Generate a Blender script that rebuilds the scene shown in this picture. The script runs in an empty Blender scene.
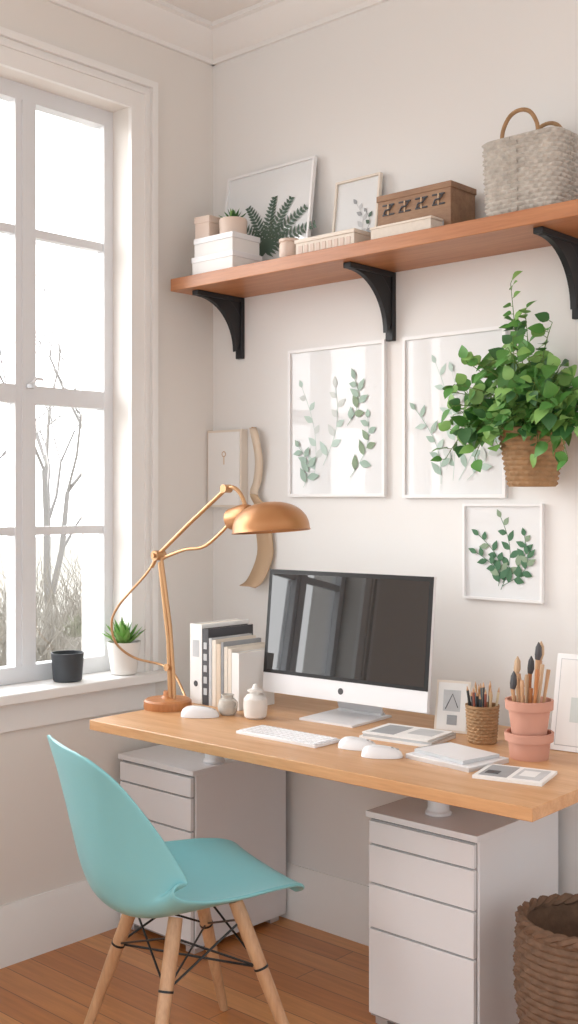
import bpy, bmesh, math, random
from mathutils import Vector, Matrix, Euler
V=Vector
R=math.radians
scene=bpy.context.scene

# ------------------------------------------------------------------ helpers
def lin(h):
    h=h.lstrip('#'); o=[]
    for i in (0,2,4):
        c=int(h[i:i+2],16)/255
        o.append(c/12.92 if c<=.04045 else ((c+.055)/1.055)**2.4)
    return (o[0],o[1],o[2],1)

def mk(name):
    m=bpy.data.materials.new(name); m.use_nodes=True
    nt=m.node_tree; b=nt.nodes['Principled BSDF']
    return m,nt,b

def mixcol(nt,fac,a,b,mode='MIX'):
    n=nt.nodes.new('ShaderNodeMix'); n.data_type='RGBA'; n.blend_type=mode
    for idx,val in ((0,fac),(6,a),(7,b)):
        if hasattr(val,'is_linked') or hasattr(val,'links'):
            nt.links.new(val,n.inputs[idx])
        else: n.inputs[idx].default_value=val
    return n.outputs[2]

def coords(nt,scale=(1,1,1),kind='Object',rot=(0,0,0)):
    tc=nt.nodes.new('ShaderNodeTexCoord'); mp=nt.nodes.new('ShaderNodeMapping')
    mp.inputs['Scale'].default_value=scale; mp.inputs['Rotation'].default_value=rot
    nt.links.new(tc.outputs[kind],mp.inputs[0]); return mp.outputs[0]

def noise(nt,vec,scale,detail=4,rough=.55):
    n=nt.nodes.new('ShaderNodeTexNoise'); n.inputs['Scale'].default_value=scale
    n.inputs['Detail'].default_value=detail; n.inputs['Roughness'].default_value=rough
    nt.links.new(vec,n.inputs['Vector']); return n.outputs['Fac']

def bumpn(nt,b,h,strength,dist=.002):
    n=nt.nodes.new('ShaderNodeBump'); n.inputs['Strength'].default_value=strength
    n.inputs['Distance'].default_value=dist
    nt.links.new(h,n.inputs['Height']); nt.links.new(n.outputs[0],b.inputs['Normal'])

def mat(name,hexc,rough=.5,metal=0,var=.06,scale=6,bump=0,bscale=60,coat=0,ior=1.5,crough=.03):
    m,nt,b=mk(name); c=lin(hexc)
    v=coords(nt)
    f=noise(nt,v,scale)
    dark=tuple(x*(1-var*2) for x in c[:3])+(1,)
    lite=tuple(min(1,x*(1+var)) for x in c[:3])+(1,)
    nt.links.new(mixcol(nt,f,dark,lite),b.inputs['Base Color'])
    b.inputs['Roughness'].default_value=rough; b.inputs['Metallic'].default_value=metal
    b.inputs['Coat Weight'].default_value=coat; b.inputs['Coat Roughness'].default_value=crough; b.inputs['IOR'].default_value=ior
    if bump: bumpn(nt,b,noise(nt,v,bscale,3),bump)
    return m

def wood(name,h1,h2,scale=(1.2,14,14),rough=.42,coat=.15):
    m,nt,b=mk(name)
    v=coords(nt,scale); f=noise(nt,v,2.2,6,.6)
    v2=coords(nt,tuple(s*5 for s in scale)); f2=noise(nt,v2,3,3,.6)
    r=nt.nodes.new('ShaderNodeValToRGB'); r.color_ramp.elements[0].position=.3; r.color_ramp.elements[1].position=.7
    r.color_ramp.elements[0].color=lin(h1); r.color_ramp.elements[1].color=lin(h2)
    nt.links.new(f,r.inputs[0])
    r2=nt.nodes.new('ShaderNodeValToRGB'); r2.color_ramp.elements[0].color=(.88,.86,.84,1); r2.color_ramp.elements[1].color=(1,1,1,1)
    r2.color_ramp.elements[0].position=.3; r2.color_ramp.elements[1].position=.6
    nt.links.new(f2,r2.inputs[0])
    nt.links.new(mixcol(nt,1.0,r.outputs[0],r2.outputs[0],'MULTIPLY'),b.inputs['Base Color'])
    b.inputs['Roughness'].default_value=rough; b.inputs['Coat Weight'].default_value=coat; b.inputs['Coat Roughness'].default_value=.25
    bumpn(nt,b,f2,.08,.001)
    return m

class B:
    def __init__(s): s.bm=bmesh.new(); s.mats=[]
    def mi(s,m):
        if m not in s.mats: s.mats.append(m)
        return s.mats.index(m)
    def add(s,vs,fs,m,M=None):
        k=s.mi(m); bv=[s.bm.verts.new((M@V(v)) if M else V(v)) for v in vs]
        for f in fs:
            if len(set(f))<3: continue
            try:
                q=s.bm.faces.new([bv[i] for i in f]); q.material_index=k; q.smooth=True
            except ValueError: pass
    def box(s,lo,hi,m,M=None):
        x0,y0,z0=lo; x1,y1,z1=hi
        vs=[(x0,y0,z0),(x1,y0,z0),(x1,y1,z0),(x0,y1,z0),(x0,y0,z1),(x1,y0,z1),(x1,y1,z1),(x0,y1,z1)]
        s.add(vs,[(0,3,2,1),(4,5,6,7),(0,1,5,4),(1,2,6,5),(2,3,7,6),(3,0,4,7)],m,M)
    def lathe(s,prof,m,M=None,n=36,fn=None):
        vs=[];rings=[]
        for (r,z) in prof:
            if r<1e-6: rings.append([len(vs)]*n); vs.append((0,0,z))
            else:
                base=len(vs); rings.append([base+i for i in range(n)])
                for i in range(n):
                    a=2*math.pi*i/n; rr=fn(r,z,a) if fn else r
                    vs.append((rr*math.cos(a),rr*math.sin(a),z))
        fs=[]
        for a,b in zip(rings,rings[1:]):
            for i in range(n):
                j=(i+1)%n; f=[a[i],a[j],b[j],b[i]]; g=[]
                for q in f:
                    if q not in g: g.append(q)
                if len(g)>=3: fs.append(g)
        s.add(vs,fs,m,M)
    def tube(s,pts,r,m,n=8,M=None):
        pts=[V(p) for p in pts]; N=len(pts); vs=[];fs=[]
        rs=r if isinstance(r,(list,tuple)) else [r]*N
        t=(pts[1]-pts[0]).normalized(); up=V((0,0,1)) if abs(t.z)<.9 else V((1,0,0))
        nrm=t.cross(up).normalized()
        for i,p in enumerate(pts):
            t=(pts[min(i+1,N-1)]-pts[max(i-1,0)]).normalized()
            nrm=(nrm-t*nrm.dot(t)).normalized(); bn=t.cross(nrm)
            for k in range(n):
                a=2*math.pi*k/n; vs.append(p+(nrm*math.cos(a)+bn*math.sin(a))*rs[i])
        for i in range(N-1):
            for k in range(n):
                l=(k+1)%n; fs.append((i*n+k,i*n+l,(i+1)*n+l,(i+1)*n+k))
        fs.append(tuple(range(n))[::-1]); fs.append(tuple((N-1)*n+k for k in range(n)))
        s.add(vs,fs,m,M)
    def leaf(s,p,d,up,L,W,m,droop=.15,prof=(0.0,.62,1,.82,.45,0),fold=.18,M=None):
        p=V(p); d=V(d).normalized(); side=d.cross(V(up))
        if side.length<1e-4: side=d.cross(V((1,0,0)))
        side.normalize(); u=side.cross(d); vs=[];fs=[]; n=len(prof)
        for i,w in enumerate(prof):
            t=i/(n-1); c=p+d*L*t-u*droop*L*t*t; hw=W*.5*max(w,.02)
            vs+= [c-side*hw+u*fold*hw, c, c+side*hw+u*fold*hw]
        for i in range(n-1):
            a=i*3; fs+=[(a,a+1,a+4,a+3),(a+1,a+2,a+5,a+4)]
        s.add(vs,fs,m,M)
    def done(s,name,loc=(0,0,0),rot=(0,0,0),bevel=0,seg=2,angle=35,sub=0,solid=0,recalc=True):
        if recalc: bmesh.ops.recalc_face_normals(s.bm,faces=s.bm.faces[:])
        me=bpy.data.meshes.new(name); s.bm.to_mesh(me); s.bm.free()
        for m in s.mats: me.materials.append(m)
        me.set_sharp_from_angle(angle=R(angle))
        o=bpy.data.objects.new(name,me); scene.collection.objects.link(o)
        o.location=loc; o.rotation_euler=rot
        if solid:
            q=o.modifiers.new('s','SOLIDIFY'); q.thickness=solid; q.offset=0
        if bevel:
            q=o.modifiers.new('b','BEVEL'); q.width=bevel; q.segments=seg; q.limit_method='ANGLE'; q.angle_limit=R(40)
        if sub:
            q=o.modifiers.new('u','SUBSURF'); q.levels=sub; q.render_levels=sub
        return o

def crom(P,n):
    out=[];N=len(P)
    for i in range(n):
        t=i/(n-1)*(N-1); k=min(int(t),N-2); f=t-k
        p0=P[max(k-1,0)];p1=P[k];p2=P[k+1];p3=P[min(k+2,N-1)]
        out.append(tuple(.5*((2*b)+(-a+c)*f+(2*a-5*b+4*c-d)*f*f+(-a+3*b-3*c+d)*f**3) for a,b,c,d in zip(p0,p1,p2,p3)))
    return out
def T(x,y,z): return Matrix.Translation((x,y,z))
def RX(a): return Matrix.Rotation(R(a),4,'X')
def RY(a): return Matrix.Rotation(R(a),4,'Y')
def RZ(a): return Matrix.Rotation(R(a),4,'Z')

# ------------------------------------------------------------------ materials
m_wall=mat('wall_paint','#EAE9E7',.85,var=.012,scale=1.5,bump=.03,bscale=180)
m_wall_l=mat('wall_paint_backlit','#E7E3DE',.85,var=.012,scale=1.5,bump=.03,bscale=180)  # same wall paint, backlit shade put into a darker, warmer colour
m_ceil=mat('ceiling_paint','#EDEBE8',.9,var=.01)
m_trim=mat('trim_paint','#EFEEEC',.4,var=.01)
m_white=mat('white_lacquer','#E8E8EA',.35,var=.01)
m_sash=mat('sash_paint','#DFE1E4',.4,var=.01)
m_desk=wood('desk_wood','#C4905F','#D8AB7E',(1.0,13,13))
m_shelf=wood('shelf_wood','#A86A42','#C28559',(1.0,13,13))
m_black=mat('black_iron','#1A1C20',.5,var=.1)
m_blackp=mat('black_plastic','#151517',.35,var=.05)
m_alu=mat('aluminium','#D9DADC',.3,metal=.55,var=.01)
m_alul=mat('aluminium_light','#E8E8EA',.35,metal=.15,var=.01)
m_plast=mat('white_plastic','#ECECEE',.25,var=.01,coat=.3)
m_gap=mat('shadow_gap','#A3A2A1',.8,var=.02)
m_gold=mat('brushed_gold','#C99E74',.35,metal=.6,var=.05)
m_lampw=wood('lamp_wood','#A96A3B','#C48552',(10,10,2))
m_copper=mat('copper_shade','#BE885A',.36,metal=.45,var=.05)
m_mint=mat('aqua_plastic','#84C6CD',.30,var=.015,scale=3)
m_legw=wood('leg_wood','#B98C66','#D3AC86',(12,12,1.2))
m_cream=mat('cream','#E6DCCF',.6,var=.03)
m_paper=mat('paper','#ECEBE9',.6,var=.01)
m_frame=mat('white_frame_paint','#F1F1F1',.4,var=.01)
m_art=mat('glazed_paper','#E6E8E9',.6,var=.01,coat=1.0,crough=.02)
m_paperb=mat('page_block','#E3DBCF',.8,var=.06,scale=80)
m_grey=mat('grey_card','#9DA0A3',.5,var=.1,scale=20)
m_lgrey=mat('light_grey_card','#C6C8CA',.5,var=.12,scale=24)
m_dark=mat('dark_card','#4A4A4E',.5,var=.1)
m_tan=mat('tan_leather','#C9AB8B',.55,var=.08)
m_tanl=mat('pale_leather','#DDCBB6',.6,var=.06)
m_terra=mat('terracotta','#C99480',.7,var=.05,bump=.1)
m_cup=mat('charcoal_ceramic','#3B3F44',.5,var=.05)
m_cer=mat('white_ceramic','#E6E2DD',.35,var=.02)
m_blush=mat('blush_ceramic','#DAC6B8',.55,var=.03)
m_soil=mat('soil','#4A372A',.95,var=.2,scale=60,bump=.5)
m_wick=mat('wicker','#A9855F',.75,var=.25,scale=45,bump=.4,bscale=160)
m_wickd=mat('wicker_dark','#7A5E49',.8,var=.28,scale=40,bump=.4,bscale=140)
m_wickl=mat('wicker_pale','#C9C3BA',.8,var=.25,scale=55,bump=.4,bscale=160)
m_g1=mat('leaf_green','#558F40',.5,var=.2,scale=14)
m_g2=mat('leaf_green_light','#82B05C',.5,var=.2,scale=14)
m_g3=mat('leaf_green_dark','#386A37',.5,var=.2,scale=14)
m_stem=mat('stem_green','#5C7A3B',.6)
m_a1=mat('ink_sage','#A9C2B5',.8,var=.15,scale=20)
m_a2=mat('ink_mint','#C3D8CF',.8,var=.1,scale=20)
m_a3=mat('ink_olive','#90A58B',.8,var=.15,scale=20)
m_a4=mat('ink_deep','#4F7A5B',.8,var=.15,scale=20)
m_a5=mat('ink_fern','#5A6F61',.8,var=.15,scale=20)
m_pale=mat('ink_pale','#D3DAD7',.8,var=.05,scale=9)
m_bark=mat('misty_bark','#A09D9B',.95,var=.06,scale=3)  # outdoor haze put into the bark colour, no real fog
m_twig=mat('misty_twig','#A29C92',.95,var=.08,scale=2)  # twig colour paled to imitate haze as well
m_brownbox=wood('crate_wood','#8C6A52','#A98668',(3,14,14),.6,0)

m_screen,nt,b=mk('screen_glass')
v=coords(nt); nt.links.new(mixcol(nt,noise(nt,v,2),(.003,.003,.004,1),(.006,.006,.007,1)),b.inputs['Base Color'])
b.inputs['Roughness'].default_value=.02; b.inputs['IOR'].default_value=1.95
m_floor,nt,b=mk('floor_planks')
v=coords(nt)
br=nt.nodes.new('ShaderNodeTexBrick'); nt.links.new(v,br.inputs['Vector'])
br.inputs['Scale'].default_value=1; br.inputs['Brick Width'].default_value=1.1; br.inputs['Row Height'].default_value=.085
br.inputs['Mortar Size'].default_value=.0016; br.inputs['Mortar Smooth'].default_value=.3; br.offset=.37
br.inputs['Color1'].default_value=lin('#D6985E'); br.inputs['Color2'].default_value=lin('#BC7A44'); br.inputs['Mortar'].default_value=lin('#7E5232')
g=noise(nt,coords(nt,(1.5,22,1)),2.5,6,.6)
rp=nt.nodes.new('ShaderNodeValToRGB'); rp.color_ramp.elements[0].color=(.80,.77,.74,1); rp.color_ramp.elements[1].color=(1.08,1.06,1.04,1)
rp.color_ramp.elements[0].position=.3; rp.color_ramp.elements[1].position=.7
nt.links.new(g,rp.inputs[0])
nt.links.new(mixcol(nt,1.0,br.outputs['Color'],rp.outputs[0],'MULTIPLY'),b.inputs['Base Color'])
b.inputs['Roughness'].default_value=.28
bumpn(nt,b,g,.05,.001)
m_glass=bpy.data.materials.new('window_glass'); m_glass.use_nodes=True; nt=m_glass.node_tree; nt.nodes.clear()
o=nt.nodes.new('ShaderNodeOutputMaterial'); mx=nt.nodes.new('ShaderNodeMixShader'); tr=nt.nodes.new('ShaderNodeBsdfTransparent'); gl=nt.nodes.new('ShaderNodeBsdfGlossy')
gl.inputs['Roughness'].default_value=.02; mx.inputs[0].default_value=.05
nt.links.new(tr.outputs[0],mx.inputs[1]); nt.links.new(gl.outputs[0],mx.inputs[2]); nt.links.new(mx.outputs[0],o.inputs[0])
m_lawn=mat('misty_ground','#A8A49B',.95,var=.08,scale=.8)  # pale ground colour carries the outdoor haze too

# ------------------------------------------------------------------ room shell
H=2.95; XR=4.4; YF=-4.4
OY0,OY1=-1.735,-.371; OZ0,OZ1=.795,2.615
b=B(); b.box((-.25,YF,-.1),(XR,.2,0),m_floor); b.done('floor')
b=B(); b.box((-.25,YF,H),(XR,.2,H+.1),m_ceil); b.done('ceiling')
b=B(); b.box((0,0,0),(XR,.2,H),m_wall); b.done('wall_back')
b=B()
b.box((-.25,YF,0),(0,.2,OZ0-.03),m_wall_l)
b.box((-.25,YF,OZ1),(0,.2,H),m_wall_l)
b.box((-.25,OY1,OZ0-.03),(0,.2,OZ1),m_wall_l)
b.box((-.25,YF,OZ0-.03),(0,OY0,OZ1),m_wall_l)
b.done('wall_left')
def sweep(name,P,horizontal,zoff=0,start=0):
    b=B(); n=len(P)
    if horizontal: vs=[(start,-p[0],zoff+p[1]) for p in P]+[(XR,-p[0],zoff+p[1]) for p in P]
    else: vs=[(p[0],0,zoff+p[1]) for p in P]+[(p[0],YF,zoff+p[1]) for p in P]
    b.add(vs,[(i,(i+1)%n,n+(i+1)%n,n+i) for i in range(n)]+[tuple(range(n)),tuple(range(n,2*n))],m_trim)
    b.done(name)
PB=[(0,0),(.022,0),(.022,.125),(.017,.135),(.017,.15),(.008,.165),(.006,.172),(0,.172)]
sweep('baseboard_back',PB,True,0,.022); sweep('baseboard_left',PB,False)
PC=[(0,-.10),(.012,-.10),(.014,-.085),(.03,-.075),(.05,-.05),(.07,-.03),(.075,-.018),(.09,-.015),(.09,0),(0,0)]
sweep('trim_1',PC,True,H); sweep('trim_2',PC,False,H)
b=B()
def ring(x0,x1,y0,y1,z0,z1,w,m):
    b.box((x0,y1-w,z0),(x1,y1,z1),m); b.box((x0,y0,z0),(x1,y0+w,z1),m); b.box((x0,y0+w,z1-w),(x1,y1-w,z1),m)
ring(0,.016,OY0-.095,OY1+.095,OZ0,OZ1+.095,.10,m_trim)
ring(.016,.03,OY0-.095,OY1+.095,OZ0,OZ1+.095,.022,m_trim)
ring(.016,.022,OY0-.06,OY1+.06,OZ0,OZ1+.06,.012,m_trim)
b.done('trim_3')
b=B()
b.box((-.085,OY0,OZ0-.03),(.0,OY1,OZ0),m_trim)
b.box((0,OY0-.12,OZ0-.03),(.075,OY1+.12,OZ0),m_trim)
b.box((0,OY0-.095,OZ0-.12),(.018,OY1+.095,OZ0-.03),m_trim)
b.done('window_sill',bevel=.004)
b=B()
xa,xb=-.13,-.085
b.box((xa,OY0,OZ0),(xb,OY1,OZ0+.05),m_sash); b.box((xa,OY0,OZ1-.05),(xb,OY1,OZ1),m_sash)
b.box((xa,OY1-.036,OZ0+.05),(xb,OY1,OZ1-.05),m_sash); b.box((xa,OY0,OZ0+.05),(xb,OY0+.036,OZ1-.05),m_sash)
cols=[(OY0+.036,-1.4345),(-1.3605,-1.0895),(-1.0155,-.7445),(-.6705,OY1-.036)]
for y in (-.7075,-1.0525,-1.3975):
    b.box((xa,y-.037,OZ0+.05),(xb,y+.037,OZ1-.05),m_sash)
    b.box((xb,y-.015,OZ0+.05),(xb+.006,y+.015,OZ1-.05),m_sash)
for y0,y1 in cols:
    b.box((xa+.002,y0,1.645),(xb-.001,y1,1.70),m_sash)
    for z in (2.17,1.255): b.box((xa+.01,y0,z-.013),(xb-.006,y1,z+.013),m_sash)
    for z0,z1 in ((OZ0+.05,1.242),(1.268,1.645),(1.70,2.157),(2.183,OZ1-.05)):
        b.box((-.112,y0,z0),(-.109,y1,z1),m_glass)
b.lathe([(0,0),(.012,0),(.012,.012),(.006,.016),(0,.017)],m_alu,T(-.072,-.70,1.69),16)
b.tube([(-.072,-.70,1.70),(-.06,-.685,1.72),(-.055,-.665,1.718)],.005,m_sash)
b.box((-.25,OY0,OZ0-.03),(-.13,OY1,OZ0-.001),m_sash)
b.done('window_1')

# ------------------------------------------------------------------ outdoors
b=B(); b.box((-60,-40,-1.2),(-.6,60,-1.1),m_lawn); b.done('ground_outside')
random.seed(5)
def grow(b,p,d,L,r,depth,m):
    pts=[p];rs=[r];q=V(p);dd=V(d)
    for i in range(3):
        dd=(dd+V((random.uniform(-.18,.18),random.uniform(-.18,.18),random.uniform(-.05,.15)))).normalized()
        q=q+dd*L/3; pts.append(q.copy()); rs.append(r*(1-.13*(i+1)))
    b.tube(pts,rs,m,4)
    if depth==0: return
    for k in range(3 if depth>1 else 4):
        a=random.uniform(.35,.85); ax=V((random.uniform(-1,1),random.uniform(-1,1),random.uniform(-.3,.3))).normalized()
        nd=(Matrix.Rotation(a*random.choice((-1,1)),3,ax)@dd); nd.z=nd.z*.8+.18; nd.normalize()
        grow(b,pts[random.choice((2,3))],nd,L*random.uniform(.66,.84),rs[-1]*.66,depth-1,m)
for i,(x,y,L,r) in enumerate([(-11,7.1,2.6,.07),(-14,9.4,3.0,.09),(-13,10.2,3.0,.08),(-17,11.5,3.3,.10),(-10.2,2.8,2.4,.07),(-15.5,5.0,2.9,.10),(-18,13.6,3.4,.10),(-15,8.1,3.0,.08),(-20,1.0,3.2,.1)]):
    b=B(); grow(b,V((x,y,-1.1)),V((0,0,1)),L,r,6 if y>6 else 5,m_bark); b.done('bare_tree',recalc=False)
b=B()
for i in range(850):
    x=random.uniform(-8.2,-6.0); y=random.uniform(1.2,6.8)
    p=V((x,y,-1.1)); d=V((random.uniform(-.5,.5),random.uniform(-.5,.5),1)).normalized()
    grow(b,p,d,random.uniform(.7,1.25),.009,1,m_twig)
b.done('twiggy_hedge',recalc=False)

# ------------------------------------------------------------------ shelf + brackets
b=B(); b.box((.06,-.25,2.03),(1.95,-.001,2.07),m_shelf); b.done('wall_shelf',bevel=.002)
def bracket(X):
    b=B(); w=.028
    b.box((-w/2,-.017,-.205),(w/2,0,0),m_black)
    b.box((-w/2,-.215,-.016),(w/2,-.017,0),m_black)
    n=14; arc=[]
    for i in range(n+1):
        a=math.pi/2*i/n
        arc.append((-.20+.165*math.sin(a)*1.0, -.018-.165*(1-math.cos(a))))
    tw=.018; vs=[];N=len(arc)
    for sx in (-tw/2,tw/2):
        for (y,z) in arc: vs.append((sx,y,z))
        for (y,z) in arc: vs.append((sx,min(y+.045,-.016),min(z+.03,-.014)))
    fs=[]
    for i in range(N-1):
        fs+=[(i,i+1,N+i+1,N+i),(2*N+i,3*N+i,3*N+i+1,2*N+i+1),(i,2*N+i,2*N+i+1,i+1),(N+i,N+i+1,3*N+i+1,3*N+i)]
    b.add(vs,fs,m_black)
    b.box((-.008,-.06,-.1),(.008,-.016,-.014),m_black)
    b.done('shelf_bracket',loc=(X,0,2.03),bevel=.002)
for X in (.14,.775,1.39): bracket(X)

# ------------------------------------------------------------------ desk
rot=R(1.3)
DX,DY,DZ=.975,-.405,.74
b=B(); b.box((-.68,-.345,-.028),(.695,.34,0),m_desk)
for (x,y) in ((.335,-.30),(1.17,-.33),(.335,-.12),(1.17,-.14)):
    b.lathe([(0,.5505),(.034,.5505),(.034,.558),(.028,.562),(.028,.70),(.034,.704),(.034,.712),(0,.712)],m_white,T(x-DX,y-DY,-DZ),28)
b.done('desk',loc=(DX,DY,DZ),rot=(0,0,rot),bevel=.002)

def cabinet(x0,x1,y0,y1,h=.55):
    b=B(); f=.02; w=x1-x0; d=y1-y0
    b.box((0,.016,f),(w,d,h-.016),m_white); b.box((-.004,0,h-.016),(w+.004,d,h),m_white)
    b.box((.012,.02,0),(.05,.06,f),m_alu); b.box((w-.05,.02,0),(w-.012,.06,f),m_alu)
    b.box((.012,d-.06,0),(.05,d-.02,f),m_alu); b.box((w-.05,d-.06,0),(w-.012,d-.02,f),m_alu)
    b.box((.006,.010,f+.004),(w-.006,.017,h-.02),m_gap)
    z=h-.022
    for hh in (.062,.10,.115,.222):
        b.box((.006,0,z-hh+.004),(w-.006,.013,z-.001),m_white)
        b.box((w*.12,.0005,z-.004),(w*.88,.004,z-.001),m_gap)
        z-=hh
    b.done('drawer_cabinet',loc=(x0,y0,0),bevel=.0018)
cabinet(1.015,1.345,-.425,-.03); cabinet(.03,.37,-.44,-.03)

# ------------------------------------------------------------------ chair
SA=V((.33,.944,0)).normalized(); SX=V((SA.y,-SA.x,0))
chair_rot=math.atan2(SX.y,SX.x)
P=[(.258,.416,.130,.000),(.254,.432,.170,.004),(.230,.447,.196,.010),(.16,.444,.218,.022),(.06,.426,.234,.042),(-.04,.408,.243,.074),(-.12,.402,.248,.110),(-.178,.430,.246,.138),(-.210,.492,.237,.146),(-.230,.570,.228,.128),(-.247,.650,.219,.096),(-.262,.720,.206,.062),(-.272,.765,.184,.034),(-.276,.790,.145,.014),(-.277,.797,.09,.006)]
rows=crom(P,46); nu=25; vs=[];fs=[]
for i,(a,z,hw,lift) in enumerate(rows):
    p0=rows[max(i-1,0)];p1=rows[min(i+1,len(rows)-1)]
    t=V((0,p1[0]-p0[0],p1[1]-p0[1])).normalized(); nrm=V((0,t.z,-t.y))
    if nrm.z<0 and i<20: nrm=-nrm
    if i>=20 and nrm.y<0: nrm=-nrm
    for k in range(nu):
        u=-1+2*k/(nu-1); uu=math.sin(u*math.pi/2)*.35+u*.65
        vs.append(V((uu*hw,a,z))+nrm*lift*abs(u)**2.1)
for i in range(len(rows)-1):
    for k in range(nu-1):
        a0=i*nu+k; fs.append((a0,a0+1,a0+nu+1,a0+nu))
sh=B(); sh.add(vs,fs,m_mint)
chair=bpy.data.objects.new('shell_chair',None); scene.collection.objects.link(chair)
chair.location=(.818,-.910,0); chair.rotation_euler=(0,0,chair_rot)
so=sh.done('seat_shell',solid=.009,sub=1,angle=180); so.parent=chair
tops={};feet={}
for nme,sx,sy in (('leg_1',-1,1),('leg_2',1,1),('leg_3',-1,-1),('leg_4',1,-1)):
    tp=V((sx*.115,.105 if sy>0 else -.045,.416 if sy>0 else .404)); ft=V((sx*.225,.235 if sy>0 else -.155,.0))
    tops[(sx,sy)]=tp;feet[(sx,sy)]=ft
    b=B(); b.tube([ft,ft.lerp(tp,.04),ft.lerp(tp,.5),ft.lerp(tp,.9),tp],[.010,.0115,.0155,.0175,.0165],m_legw,16)
    lo=b.done(nme); lo.parent=chair
b=B()
def at(k,t): return feet[k].lerp(tops[k],t)
ks=[(-1,1),(1,1),(1,-1),(-1,-1)]
for i in range(4):
    a,c=ks[i],ks[(i+1)%4]
    b.tube([at(a,.90),at(c,.64)],.0028,m_blackp,6); b.tube([at(c,.90),at(a,.64)],.0028,m_blackp,6)
b.tube([at(ks[0],.64),at(ks[2],.64)],.0028,m_blackp,6); b.tube([at(ks[1],.64),at(ks[3],.64)],.0028,m_blackp,6)
for k in ks: b.tube([at(k,.634),at(k,.646)],.0175,m_blackp,14)
wo=b.done('wire_brace'); wo.parent=chair

# ------------------------------------------------------------------ monitor
b=B(); TM=T(0,-.02,.05)@RX(-6)
w,h=.56,.357; ch=.056
b.box((-w/2,-.012,0),(w/2,0.0,h),m_alul,TM)
gx,gz=10,8; vs=[];fs=[]
for j in range(gz+1):
    for i in range(gx+1):
        x=-w/2+w*i/gx; z=h*j/gz
        k=(1-(2*i/gx-1)**4)*(1-(2*j/gz-1)**4)
        vs.append((x,.0+.04*k,z))
for j in range(gz):
    for i in range(gx): a0=j*(gx+1)+i; fs.append((a0,a0+1,a0+gx+2,a0+gx+1))
b.add(vs,fs,m_alu,TM)
b.box((-w/2,-.0135,ch),(w/2,-.012,h),m_blackp,TM)
b.box((-w/2+.012,-.0142,ch+.010),(w/2-.012,-.0136,h-.012),m_screen,TM)
b.lathe([(0,0),(.009,0),(.009,.0008),(0,.0008)],m_dark,TM@T(0,-.0122,ch*.5)@RX(90),20)
prof=[(.07,.007),(.062,.02),(.05,.07),(.045,.13),(.03,.18)]
vs=[];fs=[]
for (y,z) in prof:
    vs+=[(-.075,y,z),(.075,y,z),(.075,y+.008,z),(-.075,y+.008,z)]
for i in range(len(prof)-1):
    a0=i*4
    for k in range(4): fs.append((a0+k,a0+(k+1)%4,a0+4+(k+1)%4,a0+4+k))
b.add(vs,fs,m_alul)
b.box((-.09,-.10,0),(.09,.09,.006),m_alul)
b.box((-.075,.06,.004),(.075,.08,.012),m_alul)
b.done('desktop_computer',loc=(.820,-.27,.7402),rot=(0,0,R(4)),bevel=.0015)

b=B(); b.box((-.135,-.05,0),(.135,.05,.007),m_alul)
for r in range(6):
    n=14
    for c in range(n):
        if r==5 and 3<c<9: continue
        x=-.13+.26*c/n; y=.045-.0155*r
        b.box((x+.0015,y-.013,.007),(x+.26/n-.0015,y,.0098),m_plast)
b.box((-.055,-.046,.007),(.036,-.033,.0095),m_plast)
b.done('keyboard',loc=(.870,-.57,.7402),rot=(0,0,R(1)),bevel=.0006)

def mouse(x,y,rz,m=m_plast,s=1):
    b=B(); n=28; vs=[];rows=8
    for j in range(rows):
        t=j/(rows-1); k=math.cos(t*math.pi/2)**.5 if t<1 else 0
        z=.024*s*math.sin(t*math.pi/2)
        for i in range(n):
            a=2*math.pi*i/n; ca,sa=math.cos(a),math.sin(a)
            ex=abs(ca)**.8*(1 if ca>0 else -1); ey=abs(sa)**.8*(1 if sa>0 else -1)
            zz=z*(1-.22*ey*k)
            vs.append((ex*.030*s*k,ey*.050*s*k,zz+.0005))
    fs=[]
    for j in range(rows-1):
        for i in range(n):
            fs.append((j*n+i,j*n+(i+1)%n,(j+1)*n+(i+1)%n,(j+1)*n+i))
    fs.append(tuple(range(n)))
    b.add(vs,fs,m); bmesh.ops.remove_doubles(b.bm,verts=b.bm.verts,dist=.0002)
    b.box((-.0006,.012*s,.017*s),(.0006,.040*s,.0195*s),m_gap)
    b.lathe([(0,-.003),(.005,-.003),(.005,.003),(0,.003)],m_gap,T(0,.024*s,.0180*s)@RY(90),12)
    b.done('computer_mouse',loc=(x,y,.7402),rot=(0,0,R(rz)))
mouse(1.082,-.545,-70); mouse(1.180,-.575,-55); mouse(.495,-.525,-50,s=1.1)

# ------------------------------------------------------------------ lamp
b=B(); LX,LY,LZ=.330,-.50,.7402
b.lathe([(0,0),(.070,0),(.071,.006),(.070,.022),(.064,.027),(.02,.030),(.014,.036),(.012,.05),(0,.05)],m_lampw,None,40)
J=V((-.04,0,.446))
b.tube([(.012,0,.03),(.004,0,.20),J+V((.006,0,-.02))],.0075,m_gold,12)
b.tube([(.030,0,.03),(.026,0,.10),(.012,0,.24),J+V((.012,0,-.004))],.005,m_gold,10)
b.tube([(.006,-.012,.12),(.006,.012,.12)],.011,m_gold,12)
b.tube([J+V((0,-.018,0)),J+V((0,.018,0))],.015,m_gold,16)
b.tube([J+V((0,-.025,0)),J+V((0,.025,0))],.007,m_gold,12)
E=V((.215,.03,.642))
b.tube([J+V((-.03,0,-.035)),J+V((-.005,0,0)),V((.08,.01,.54)),E],.006,m_gold,10)
b.tube(crom([tuple(J+V((.01,0,-.01))),(.06,.01,.465),(.13,.02,.475),(.19,.03,.515),(.235,.035,.555)],16),.005,m_gold,10)
b.tube([E+V((0,-.014,0)),E+V((0,.014,0))],.012,m_gold,14)
b.tube(crom([tuple(E),(.24,.033,.645),(.262,.036,.63),(.275,.04,.605),(.278,.042,.588)],14),.006,m_gold,10)
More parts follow.
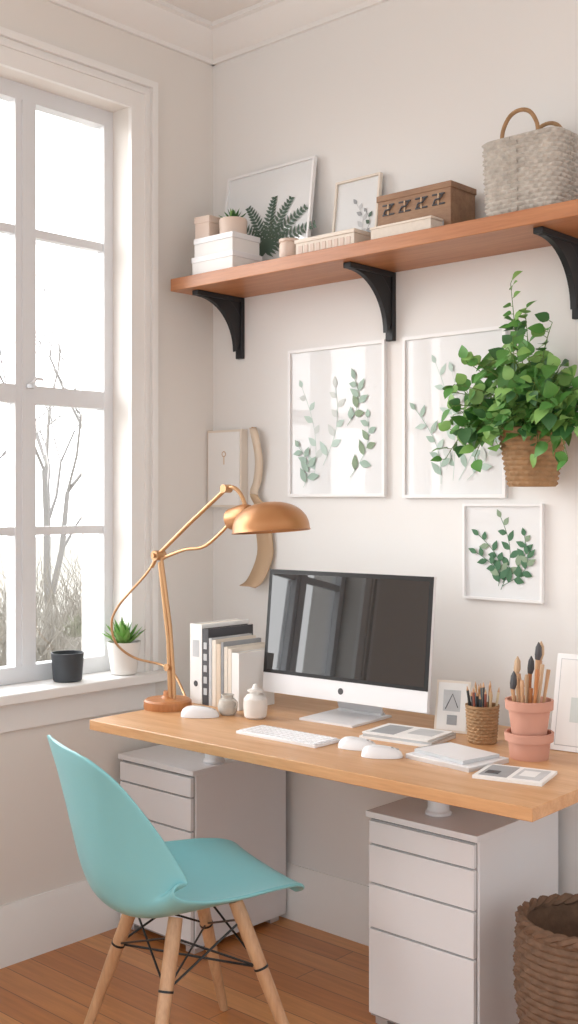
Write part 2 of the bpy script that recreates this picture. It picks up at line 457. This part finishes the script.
HM=T(.270,.042,.562)@RY(82)
b.lathe([(0,-.055),(.018,-.055),(.030,-.048),(.034,-.02),(.036,.012),(.030,.03),(0,.03)],m_copper,HM,28)
SM=T(.370,.05,.527)@RY(-5)
dome=[]
for i in range(13):
    a=math.pi/2*i/12
    dome.append((.107*math.sin(a)**.9,.078*math.cos(a)**.9 if i<12 else 0))
dome[0]=(0,.078)
inner=[(r*.965,z*.95-.001) for r,z in dome[::-1]]; inner[-1]=(0,inner[-1][1])
b.lathe(dome+[(.110,-.004),(.107,-.005)]+inner,m_copper,SM,44)
b.lathe([(0,.045),(.02,.045),(.03,.03),(.03,.015),(.02,.002),(0,-.002)],m_cer,SM,20)
b.tube(crom([tuple(J+V((-.02,0,-.02))),(-.09,-.01,.385),(-.150,-.015,.335),(-.205,-.02,.285),(-.235,-.02,.235),(-.240,.0,.17),(-.225,.06,.12),(-.16,.11,.10),(-.09,.10,.085),(-.03,.09,.03),(.0,.075,.006),(.0,.062,.006)],60),.0038,m_gold,8)
b.done('desk_lamp',loc=(LX,LY,LZ))

# ------------------------------------------------------------------ sill objects
b=B(); b.lathe([(0,0),(.040,0),(.044,.004),(.050,.084),(.0505,.087),(.0475,.087),(.042,.01),(0,.008)],m_cup,None,40)
b.done('ceramic_cup',loc=(-.012,-.606,.7955))
def succulent(b,c,n,L,W,mats,seed,spread=.9):
    random.seed(seed)
    for i in range(n):
        a=i*2.4; e=spread*(i/n)
        d=V((math.cos(a)*math.sin(e+.05),math.sin(a)*math.sin(e+.05),math.cos(e+.05)))
        b.leaf(V(c)+V((math.cos(a),math.sin(a),0))*.012*(i/n),d,(-math.cos(a),-math.sin(a),.6),L*random.uniform(.75,1.1),W,random.choice(mats),-.1,prof=(.7,1,.85,.5,0),fold=.5)
b=B(); b.lathe([(0,0),(.036,0),(.041,.004),(.0535,.10),(.054,.104),(.050,.104),(.049,.092),(0,.090)],m_cer,None,40)
b.lathe([(0,.094),(.049,.092)],m_soil,None,24)
succulent(b,(0,0,.092),34,.085,.024,[m_g1,m_g2,m_g2],3,1.1)
b.done('potted_succulent',loc=(.012,-.404,.7955))

# ------------------------------------------------------------------ books on desk
b=B()
def bk(x,w,h,d,cov,tilt=0):
    M=T(x,0,0)@RY(tilt)
    b.box((0,0,0),(.003,d,h),cov,M); b.box((w-.003,0,0),(w,d,h),cov,M); b.box((.003,0,0),(w-.003,.003,h),cov,M)
    b.box((.003,.004,.003),(w-.003,d-.004,h-.003),m_paperb,M)
bk(0,.052,.238,.20,m_paper)
b.lathe([(0,0),(.009,0),(.009,.0006),(.006,.0008),(0,.0008)],m_dark,T(.026,-.0004,.06)@RX(90),20)
b.box((.012,-.0008,.14),(.04,0,.19),m_lgrey)
bk(.054,.026,.226,.19,m_dark)
for k in range(5): b.box((.060,-.0008,.03+.034*k),(.074,0,.05+.034*k),m_lgrey)
bk(.082,.012,.20,.17,m_lgrey); bk(.096,.016,.196,.17,m_cream); bk(.114,.018,.186,.17,m_tanl); bk(.134,.010,.192,.16,m_grey)
bk(.146,.014,.18,.16,m_paperb); bk(.162,.014,.176,.16,m_cream); bk(.178,.030,.166,.15,m_paper)
b.done('row_of_books',loc=(.312,-.395,.7402),bevel=.001)
b=B(); b.lathe([(0,0),(.024,0),(.031,.006),(.034,.03),(.033,.055),(.024,.066),(.015,.069),(.015,.073),(.022,.075),(.022,.08),(.010,.084),(.008,.090),(.004,.096),(0,.097)],m_cer,None,32)
b.done('lidded_jar',loc=(.630,-.44,.7402))
b=B(); b.lathe([(0,0),(.018,0),(.026,.008),(.029,.024),(.024,.042),(.016,.048),(.016,.054),(.019,.056),(.017,.058),(.012,.05),(0,.046)],m_wickl,None,28)
b.tube(crom([(.026,0,.02),(.036,0,.028),(.036,0,.04),(.022,0,.044)],8),.003,m_wickl,6)
b.done('small_jug',loc=(.535,-.455,.7402))

# ------------------------------------------------------------------ papers, notebooks
def card(b,cx,cy,z,w,d,t,m,rz=0):
    M=T(cx,cy,z)@RZ(rz); b.box((-w/2,-d/2,0),(w/2,d/2,t),m,M); return M
b=B(); card(b,0,0,0,.20,.145,.006,m_paper,0); card(b,.004,.003,.0062,.195,.14,.006,m_lgrey,3)
M=card(b,0,0,.0124,.19,.135,.004,m_paper,1)
b.box((-.08,-.055,.004),(-.01,.05,.0045),m_grey,M); b.box((.01,-.02,.004),(.08,.05,.0045),m_lgrey,M)
b.done('magazine_stack',loc=(1.10,-.365,.7402),rot=(0,0,R(6)),bevel=.0006)
b=B(); card(b,0,0,0,.19,.145,.009,m_alu,0); card(b,0,0,.0092,.19,.145,.002,m_white,0)
M=card(b,-.006,.006,.0114,.16,.12,.008,m_lgrey,-5); b.box((-.078,-.058,.0080),(.078,.058,.0086),m_white,M)
b.tube([(-.08,-.05,.0045),(-.08,.05,.0045)],.005,m_grey,8,M)
b.done('notebook',loc=(1.335,-.490,.7402),rot=(0,0,R(-6)),bevel=.001)
b=B(); M=card(b,0,0,0,.155,.125,.007,m_paper,0)
b.box((-.068,-.05,.007),(-.004,.052,.0075),m_grey,M); b.box((.006,-.045,.007),(.068,.05,.0075),m_lgrey,M)
b.box((.014,-.02,.0075),(.05,.03,.008),m_paper,M); b.box((-.06,-.03,.0075),(-.03,.0,.008),m_dark,M)
b.done('picture_booklet',loc=(1.515,-.53,.7402),rot=(0,0,R(14)),bevel=.0006)
b=B(); M=RX(-12)
b.box((-.046,-.004,0),(.046,0,.135),m_cream,M); b.box((-.040,-.0048,.006),(.040,-.004,.129),m_paper,M)
b.box((-.025,-.0054,.055),(.022,-.0048,.11),m_lgrey,M); b.box((-.012,-.006,.02),(.015,-.0048,.045),m_grey,M)
b.tube([(-.018,-.006,.06),(.0,-.0062,.10),(.016,-.006,.065)],.0012,m_dark,5,M)
b.box((-.004,.0,0.0),(.004,.05,.004),m_cream)
b.tube([(0,.052,.004),(0,.018,.09)],.003,m_cream,6)
b.done('desk_calendar',loc=(1.145,-.235,.7402),rot=(0,0,R(16)),bevel=.0006)

# ------------------------------------------------------------------ woven things
def woven(b,prof,rowsN,strands,amp,m,M=None):
    seg=strands*4; per=4
    L=[]
    for i in range(rowsN*per+1):
        t=i/(rowsN*per); r,z=prof(t); L.append((r,z,i))
    vs=[];n=seg
    for (r,z,i) in L:
        k=(i//per)%2; f=math.sin(math.pi*(i%per)/per)
        for j in range(n):
            a=2*math.pi*j/n
            o=amp*f*(.5+.5*math.cos(a*strands+math.pi*k))
            vs.append(((r+o)*math.cos(a),(r+o)*math.sin(a),z))
    fs=[]
    for i in range(len(L)-1):
        for j in range(n): fs.append((i*n+j,i*n+(j+1)%n,(i+1)*n+(j+1)%n,(i+1)*n+j))
    b.add(vs,fs,m,M)
b=B(); woven(b,lambda t:(.034+.006*t,.001+.092*t),11,16,.004,m_wick)
b.lathe([(0,0),(.034,0),(.034,.004),(0,.004)],m_wick); b.lathe([(.033,.004),(.0385,.092),(.0385,.095),(.043,.095),(.043,.09)],m_wick)
cols=['#3C3F45','#B7814E','#2B2B2B','#C9B08A','#6A7F8C','#8C4B3A','#D8C9A8','#3C3F45','#40464F','#B79B70']
random.seed(8)
pm=[mat('pencil_%d'%i,c,.45) for i,c in enumerate(cols)]
for i in range(18):
    a=i*2.4; r=.024*math.sqrt((i+1)/18)
    p=V((r*math.cos(a),r*math.sin(a),.01)); q=V((p.x*1.5+random.uniform(-.008,.008),p.y*1.5,random.uniform(.11,.14)))
    b.tube([p,q],.0032,pm[i%10],6); b.tube([q,q+(q-p).normalized()*.012],[.0032,.0005],m_legw,6)
b.done('pencil_cup',loc=(1.27,-.28,.7402))
b=B()
def potp(z0,h,r0,r1,rim):
    b.lathe([(0,z0),(r0,z0),(r1-.003,z0+h-rim),(r1+.004,z0+h-rim),(r1+.005,z0+h),(r1-.001,z0+h),(r1-.004,z0+h-rim),(r0-.004,z0+.006),(0,z0+.006)],m_terra,None,40)
potp(0,.062,.045,.053,.020); potp(.050,.088,.040,.052,.022)
woodm=[m_legw,m_tan,m_lampw,m_legw]
for i in range(13):
    a=i*2.4; r=.03*math.sqrt((i+1)/13); hh=random.uniform(.16,.20)
    if r*math.cos(a)>.008: hh+=.035
    p=V((r*math.cos(a),r*math.sin(a),.07)); q=V((p.x*1.6+.006,p.y*1.3,hh))
    m=woodm[i%4]
    b.tube([p,p.lerp(q,.6),q],[.003,.004,.005],m,8)
    if i%3==0:
        b.tube([q,q+V((.002,0,.012)),q+V((.003,0,.03)),q+V((.003,0,.042))],[.006,.0085,.007,.001],m_tan if i%2 else m_dark,8)
    if i%3==1:
        b.tube([q,q+V((0,0,.015))],[.006,.004],m,8)
b.done('brush_pot',loc=(1.445,-.35,.7402),rot=(0,0,R(20)))
b=B(); M=RX(-14)
b.box((-.075,-.006,0),(.075,0,.235),m_frame,M); b.box((-.064,-.0066,.012),(.064,-.006,.223),m_lgrey,M)
b.box((-.062,-.0072,.014),(.062,-.0066,.221),m_paper,M)
b.box((-.03,-.0078,.07),(.03,-.0072,.13),m_pale,M)
b.box((-.006,.0,0.0),(.006,.085,.006),m_cream); b.tube([(0,.082,.006),(0,.035,.14)],.004,m_cream,6)
b.done('framed_card',loc=(1.51,-.225,.7402),rot=(0,0,R(8)),bevel=.001)
b=B(); woven(b,lambda t:(.108+.05*math.sin(t*1.9)-.012*t*t,.002+.39*t),24,22,.009,m_wickd)
b.lathe([(0,0),(.108,0),(.108,.006),(0,.006)],m_wickd)
b.lathe([(.104,.006),(.126,.1),(.144,.25),(.138,.385)],m_wickd)
rr=.141; n=72
for k in range(2):
    b.tube([((rr+.006*math.cos(14*a*2*math.pi/n+math.pi*k))*math.cos(2*math.pi*a/n),(rr+.006*math.cos(14*a*2*math.pi/n+math.pi*k))*math.sin(2*math.pi*a/n),.393+.006*math.sin(14*a*2*math.pi/n+math.pi*k)) for a in range(n+1)],.009,m_wickd,6)
b.done('wicker_basket',loc=(1.592,-.36,0))

# ------------------------------------------------------------------ hanging plant
b=B(); PZ=1.385
woven(b,lambda t:(.060+.026*t,.001+.145*t),11,16,.006,m_wick)
b.lathe([(0,0),(.060,0),(.060,.004),(0,.004)],m_wick)
b.lathe([(.081,.145),(.081,.13),(0,.128)],m_soil)
b.tube([(.086*math.cos(a*math.pi/20),.086*math.sin(a*math.pi/20),.147) for a in range(41)],.006,m_wick,8)
b.tube([(0,.086,.14),(0,.092,.16),(0,.094,.19)],.003,m_black,6); b.box((-.012,.0905,.15),(.012,.0945,.21),m_black)
random.seed(21); gm=[m_g1,m_g1,m_g2,m_g2,m_g3]
def clampy(p):
    p.y=min(p.y,.065); return p
def frond(p0,p1,n,ls,arch=.05):
    p0,p1=V(p0),V(p1); pts=[]
    for i in range(9):
        t=i/8; q=p0.lerp(p1,t)+V((0,0,arch*math.sin(t*math.pi))); pts.append(clampy(q))
    b.tube(pts,[.0022*(1-.6*i/8) for i in range(9)],m_stem,5)
    for i in range(n):
        t=.25+.75*i/(n-1) if n>1 else 1; k=min(int(t*8),7); q=pts[k].lerp(pts[k+1],t*8-k)
        d=(pts[k+1]-pts[k]).normalized(); sd=d.cross(V((random.uniform(-1,1),random.uniform(-1,1),random.uniform(-.3,1)))).normalized()
        dd=(d*.4+sd+V((random.uniform(-.3,.3),-.35,random.uniform(-.3,.2)))).normalized()
        if q.y>.02: dd.y=-abs(dd.y)
        L=ls*random.uniform(.7,1.15)
        q2=q+dd*L*.3
        b.tube([q,q2],.0009,m_stem,4)
        b.leaf(q2,dd,(random.uniform(-.5,.5),-.8,.7),L,L*random.uniform(.78,.95),random.choice(gm),random.uniform(.1,.45),prof=(.3,.9,1,.8,.45,0))
for i in range(110):
    a=random.uniform(0,2*math.pi)
    rad=random.uniform(.08,.19); x=rad*math.cos(a)*1.1-.005; y=rad*math.sin(a)*.8-.035
    z=.14+random.uniform(.0,.24)*(1.15-abs(x)/.26)
    frond((random.uniform(-.04,.04),random.uniform(-.05,.04),.13),(x,y,z),7,.042,.03)
frond((-.02,0,.13),(-.065,0,.54),16,.036,.0); frond((.0,0,.13),(-.01,-.02,.46),12,.040); frond((0,0,.13),(.07,-.02,.42),10,.040); frond((0,0,.13),(-.05,-.02,.44),10,.04)
for i in range(9):
    x=-.20+.045*i; frond((x*.4,-.05,.14),(x,-.09+random.uniform(-.02,.02),.085+random.uniform(-.03,.05)),7,.044,.05)
b.done('hanging_plant',loc=(1.305,-.096,PZ),recalc=False)

# ------------------------------------------------------------------ framed art
def botanical(b,M,cx,z0,hgt,n,L,W,mats,lean=0,seed=1,y=-.0072,curve=.03):
    random.seed(seed); pts=[]
    for i in range(9):
        t=i/8; pts.append((cx+lean*t+curve*math.sin(t*math.pi),y,z0+hgt*t))
    for i in range(8):
        p,q=V(pts[i]),V(pts[i+1]); d=(q-p).normalized(); s=V((d.z,0,-d.x))*.0009
        b.add([p-s,p+s,q+s,q-s],[(0,1,2,3)],mats[0],M)
    for i in range(n):
        t=.12+.88*i/(n-1); k=min(int(t*8),7); p=V(pts[k]).lerp(V(pts[k+1]),t*8-k); d=(V(pts[k+1])-V(pts[k])).normalized()
        sgn=1 if i%2 else -1; a=R(random.uniform(35,65))*sgn*(1.0 if i<n-1 else .1)
        dd=Matrix.Rotation(a,3,'Y')@d; LL=L*random.uniform(.75,1.1)*(1-.35*t)
        b.leaf(p+V((0,-.0001*i,0)),dd,(0,-1,0),LL,W*(1-.3*t),random.choice(mats),0,prof=(.05,.7,1,.85,.45,0),fold=0,M=M)
def frame(name,x0,w,z0,h,base_y,lean,bw,fm,art,mat_in=m_art,d=.013):
    b=B(); I=Matrix.Identity(4)
    b.box((-w/2,-d,0),(w/2,0,bw),fm); b.box((-w/2,-d,h-bw),(w/2,0,h),fm)
    b.box((-w/2,-d,bw),(-w/2+bw,0,h-bw),fm); b.box((w/2-bw,-d,bw),(w/2,0,h-bw),fm)
    b.box((-w/2+bw,-.006,bw),(w/2-bw,0,h-bw),mat_in)
    art(b,I)
    b.done(name,loc=(x0+w/2,base_y,z0),rot=(R(-lean),0,0),recalc=False)
def art1(b,M):
    for k,(cx,z0,hh,ln,sd,ms) in enumerate(((-.09,.05,.30,-.05,1,[m_a2,m_pale]),(-.05,.10,.24,.05,2,[m_a2,m_pale]),(.06,.06,.18,.07,3,[m_a1,m_a3]),(.05,.22,.14,.03,4,[m_a3,m_a1]),(-.13,.03,.13,-.02,5,[m_a1]))):
        botanical(b,M,cx,z0,hh,8,.055,.026,ms,ln,sd,y=-.0062-.0011*k)
def art2(b,M):
    for k,(cx,z0,hh,ln,sd,ms) in enumerate(((.0,.05,.34,-.06,11,[m_a2,m_a1]),(.02,.05,.30,.10,12,[m_a2,m_a1]),(-.04,.04,.22,-.09,13,[m_a1,m_a2]),(.05,.05,.16,.09,14,[m_a2,m_pale]),(-.02,.08,.28,.02,15,[m_pale,m_a2]))):
        botanical(b,M,cx,z0,hh,9,.055,.022,ms,ln,sd,y=-.0062-.0011*k)
def art3(b,M):
    for k,(cx,z0,hh,ln,sd) in enumerate(((-.005,.03,.20,.0,21),(.0,.05,.13,.07,22),(-.01,.05,.13,-.065,23),(.0,.04,.09,.08,24),(-.01,.04,.09,-.07,25))):
        botanical(b,M,cx,z0,hh,9,.045,.022,[m_a4,m_a3,m_a4],ln,sd,y=-.0062-.0011*k)
def art_fern(b,M):
    for k in range(7):
        a=R(-66+22*k); p0=V((.01,-.0064-.0006*k,.085)); d0=V((math.sin(a),0,math.cos(a)))
        for i in range(14):
            t=i/13; p=p0+d0*.20*t+V((.02*t*t*(1 if k>2 else -1),0,-.03*t*t))
            for sg in (-1,1):
                dd=Matrix.Rotation(R(58)*sg,3,'Y')@d0
                b.leaf(p+V((0,-.00002*i,0)),dd,(0,-1,0),.042*(1-.75*t)+.006,.011,m_a5,0,prof=(.5,1,.6,0),fold=0)
def art_small(b,M):
    botanical(b,M,.0,.05,.13,7,.035,.018,[m_lgrey,m_grey],.0,31); botanical(b,M,.01,.06,.09,5,.03,.016,[m_grey,m_a5],.03,32,y=-.0084)
frame('framed_botanical_print',.362,.393,1.36,.472,-.001,0,.010,m_frame,art1)
frame('framed_botanical_print',.821,.352,1.356,.475,-.001,0,.010,m_frame,art2)
frame('framed_leaf_print',1.033,.254,1.072,.268,-.001,0,.007,m_frame,art3)
frame('framed_fern_print',.100,.390,2.071,.365,-.060,7,.008,m_frame,art_fern)
frame('framed_sketch',.575,.175,2.071,.262,-.045,7,.007,m_cream,art_small)

b=B()
b.box((0,-.030,0),(.165,-.001,.262),m_cream)
b.box((.008,-.034,.008),(.157,-.030,.254),m_paper)
b.lathe([(.007,0),(.010,0),(.010,.001),(.007,.001)],m_tan,T(.085,-.034,.18)@RX(90),20)
b.box((.082,-.0346,.145),(.088,-.034,.17),m_tanl)
b.done('wall_letter_holder',loc=(.003,0,1.325),bevel=.002)
b=B(); pts=crom([(0,-.012,.0),(.025,-.03,-.02),(.035,-.02,-.10),(.022,-.012,-.17),(.012,-.02,-.22),(.045,-.014,-.27),(.05,-.012,-.34),(.055,-.012,-.42),(.03,-.03,-.50),(.005,-.045,-.525)],46)
for part,m in ((range(0,21),m_tanl),(range(20,46),m_tan)):
    vs=[];fs=[]
    for i in part:
        p=pts[i]; wd=(.018 if i<20 else .018+.018*min(1,(i-20)/8))
        vs+=[V(p)+V((-wd,0,0)),V(p)+V((wd*.3,-.008*math.sin(i/7),0)),V(p)+V((wd,0,-.004))]
    for i in range(len(part)-1):
        a0=i*3; fs+=[(a0,a0+1,a0+4,a0+3),(a0+1,a0+2,a0+5,a0+4)]
    b.add(vs,fs,m)
b.lathe([(0,0),(.006,0),(.006,.014),(0,.014)],m_gold,T(0,-.001,-.004)@RX(90),14)
b.done('hanging_leather_strap',loc=(.205,-.001,1.590),solid=.002,angle=80)

# ------------------------------------------------------------------ shelf items
SZ=2.0705
b=B(); b.box((0,0,0),(.185,.13,.055),m_paper); b.box((-.002,-.002,.04),(.187,.132,.058),m_white)
b.box((.006,.004,.0585),(.18,.126,.10),m_paper); b.box((.004,.002,.10),(.182,.128,.118),m_white)
b.done('storage_boxes',loc=(.145,-.232,SZ),bevel=.0015)
b=B(); b.box((0,0,0),(.062,.062,.066),m_blush); b.box((-.002,-.002,.052),(.064,.064,.074),m_blush)
b.done('gift_box',loc=(.140,-.215,SZ+.1186),rot=(0,0,R(4)),bevel=.0015)
b=B(); b.lathe([(0,0),(.036,0),(.043,.006),(.045,.05),(.043,.056),(.040,.056),(.039,.048),(0,.046)],m_blush,None,32)
succulent(b,(0,0,.047),22,.045,.014,[m_g1,m_g3,m_g2],6,1.2)
b.done('potted_cactus',loc=(.265,-.165,SZ+.1186))
b=B(); b.box((0,0,0),(.225,.10,.045),m_cream); b.box((-.003,-.003,.045),(.228,.103,.056),m_cream)
for i in range(9): b.box((.012+.023*i,-.0015,.01),(.027+.023*i,0,.036),m_blush)
b.done('carved_trinket_box',loc=(.565,-.20,SZ),bevel=.0015)
b=B(); b.lathe([(0,0),(.026,0),(.030,.006),(.030,.05),(.027,.056),(.031,.058),(.031,.066),(.008,.070),(0,.071)],m_blush,None,28)
b.done('small_jar',loc=(.525,-.185,SZ))
b=B(); b.box((0,0,0),(.25,.12,.14),m_brownbox)
b.box((-.003,-.003,.128),(.253,.123,.145),m_brownbox)
for i in range(4):
    x=.018+.057*i; b.box((x,-.003,.085),(x+.042,0,.09),m_dark); b.box((x,-.003,.112),(x+.042,0,.117),m_dark)
    b.tube([(x+.006,-.003,.09),(x+.014,-.006,.10),(x+.028,-.006,.10),(x+.036,-.003,.112)],.003,m_dark,6)
    b.box((x+.019,-.004,.085),(x+.024,0,.117),m_tan)
b.done('wooden_crate',loc=(.840,-.155,SZ),bevel=.002)
b=B(); b.box((0,0,0),(.21,.06,.006),m_cream); b.box((.003,.002,.006),(.207,.058,.034),m_paperb); b.box((0,0,.034),(.21,.06,.04),m_cream); b.box((0,.056,0),(.21,.06,.04),m_lgrey)
b.done('flat_book',loc=(.865,-.225,SZ),bevel=.001)
b=B(); BW,BD,BH=.225,.165,.205
n=120; rowsN=17; per=4; vs=[]
def rrect(s,w,d):
    a=2*math.pi*s; c,q=math.cos(a),math.sin(a); e=.32
    return (w/2*abs(c)**e*(1 if c>=0 else -1), d/2*abs(q)**e*(1 if q>=0 else -1))
S=[rrect(i/2000,BW,BD) for i in range(2001)]; cum=[0]
for p,q in zip(S,S[1:]): cum.append(cum[-1]+math.hypot(q[0]-p[0],q[1]-p[1]))
per_pts=[];j=0
for i in range(n):
    t=cum[-1]*i/n
    while cum[j+1]<t: j+=1
    per_pts.append(S[j])
for i in range(rowsN*per+1):
    t=i/(rowsN*per); k=(i//per)%2; f=math.sin(math.pi*(i%per)/per); sc=.93+.07*t
    for jx,(x,y) in enumerate(per_pts):
        l=math.hypot(x,y); o=.0085*f*(.5+.5*math.cos(2*math.pi*jx/n*30+math.pi*k))
        vs.append((x*sc+x/l*o,y*sc+y/l*o,.001+BH*t))
fs=[]
NR=rowsN*per
for i in range(NR):
    for jx in range(n): fs.append((i*n+jx,i*n+(jx+1)%n,(i+1)*n+(jx+1)%n,(i+1)*n+jx))
fs.append(tuple(range(n)))
b.add(vs,fs,m_wickl)
rim=[V((x*1.01,y*1.01,BH)) for x,y in per_pts]; b.tube(rim+[rim[0]],.006,m_wickl,6)
b.lathe([(0,BH-.03),(.08,BH-.03)],m_wickl)
for yy in (-.07,.07):
    b.tube(crom([(-.052,yy,BH-.02),(-.05,yy,BH+.02),(-.03,yy,BH+.055),(0,yy,BH+.066),(.03,yy,BH+.055),(.05,yy,BH+.02),(.052,yy,BH-.02)],24),.0055,m_wick,8)
b.done('woven_storage_basket',loc=(1.325,-.122,SZ))

# ------------------------------------------------------------------ light
w=bpy.data.worlds.new('sky'); scene.world=w; w.use_nodes=True; nt=w.node_tree
bg=nt.nodes['Background']; tc=nt.nodes.new('ShaderNodeTexCoord'); sp=nt.nodes.new('ShaderNodeSeparateXYZ'); nt.links.new(tc.outputs['Generated'],sp.inputs[0])
r=nt.nodes.new('ShaderNodeValToRGB'); r.color_ramp.elements[0].color=(.85,.85,.85,1); r.color_ramp.elements[1].color=(.95,.975,1,1)
r.color_ramp.elements[0].position=0; r.color_ramp.elements[1].position=.35
nt.links.new(sp.outputs['Z'],r.inputs[0]); nt.links.new(r.outputs[0],bg.inputs['Color'])
# hazy sky is much brighter on the window (sun) side
mr=nt.nodes.new('ShaderNodeMapRange'); mr.interpolation_type='SMOOTHSTEP'
mr.inputs['From Min'].default_value=-.45; mr.inputs['From Max'].default_value=.15
mr.inputs['To Min'].default_value=5.6; mr.inputs['To Max'].default_value=1.4
nt.links.new(sp.outputs['X'],mr.inputs['Value']); nt.links.new(mr.outputs[0],bg.inputs['Strength'])
sd=bpy.data.lights.new('soft_sun','SUN'); sd.energy=3.3; sd.angle=R(40); sd.color=(1,.98,.95)
so=bpy.data.objects.new('soft_sun',sd); scene.collection.objects.link(so)
so.rotation_euler=V((.80,.50,-.38)).to_track_quat('-Z','Y').to_euler()
so.location=(-3,-3,3)
scene.view_settings.view_transform='Standard'

# ------------------------------------------------------------------ camera
cd=bpy.data.cameras.new('camera'); cd.sensor_fit='VERTICAL'; cd.sensor_height=36; cd.lens=1130/1024*36; cd.shift_y=-12/1024
cd.clip_start=.05; cd.clip_end=200
co=bpy.data.objects.new('camera',cd); scene.collection.objects.link(co)
co.location=(2.829,-2.709,1.35); co.rotation_euler=(R(90),0,R(42.4))
scene.camera=co
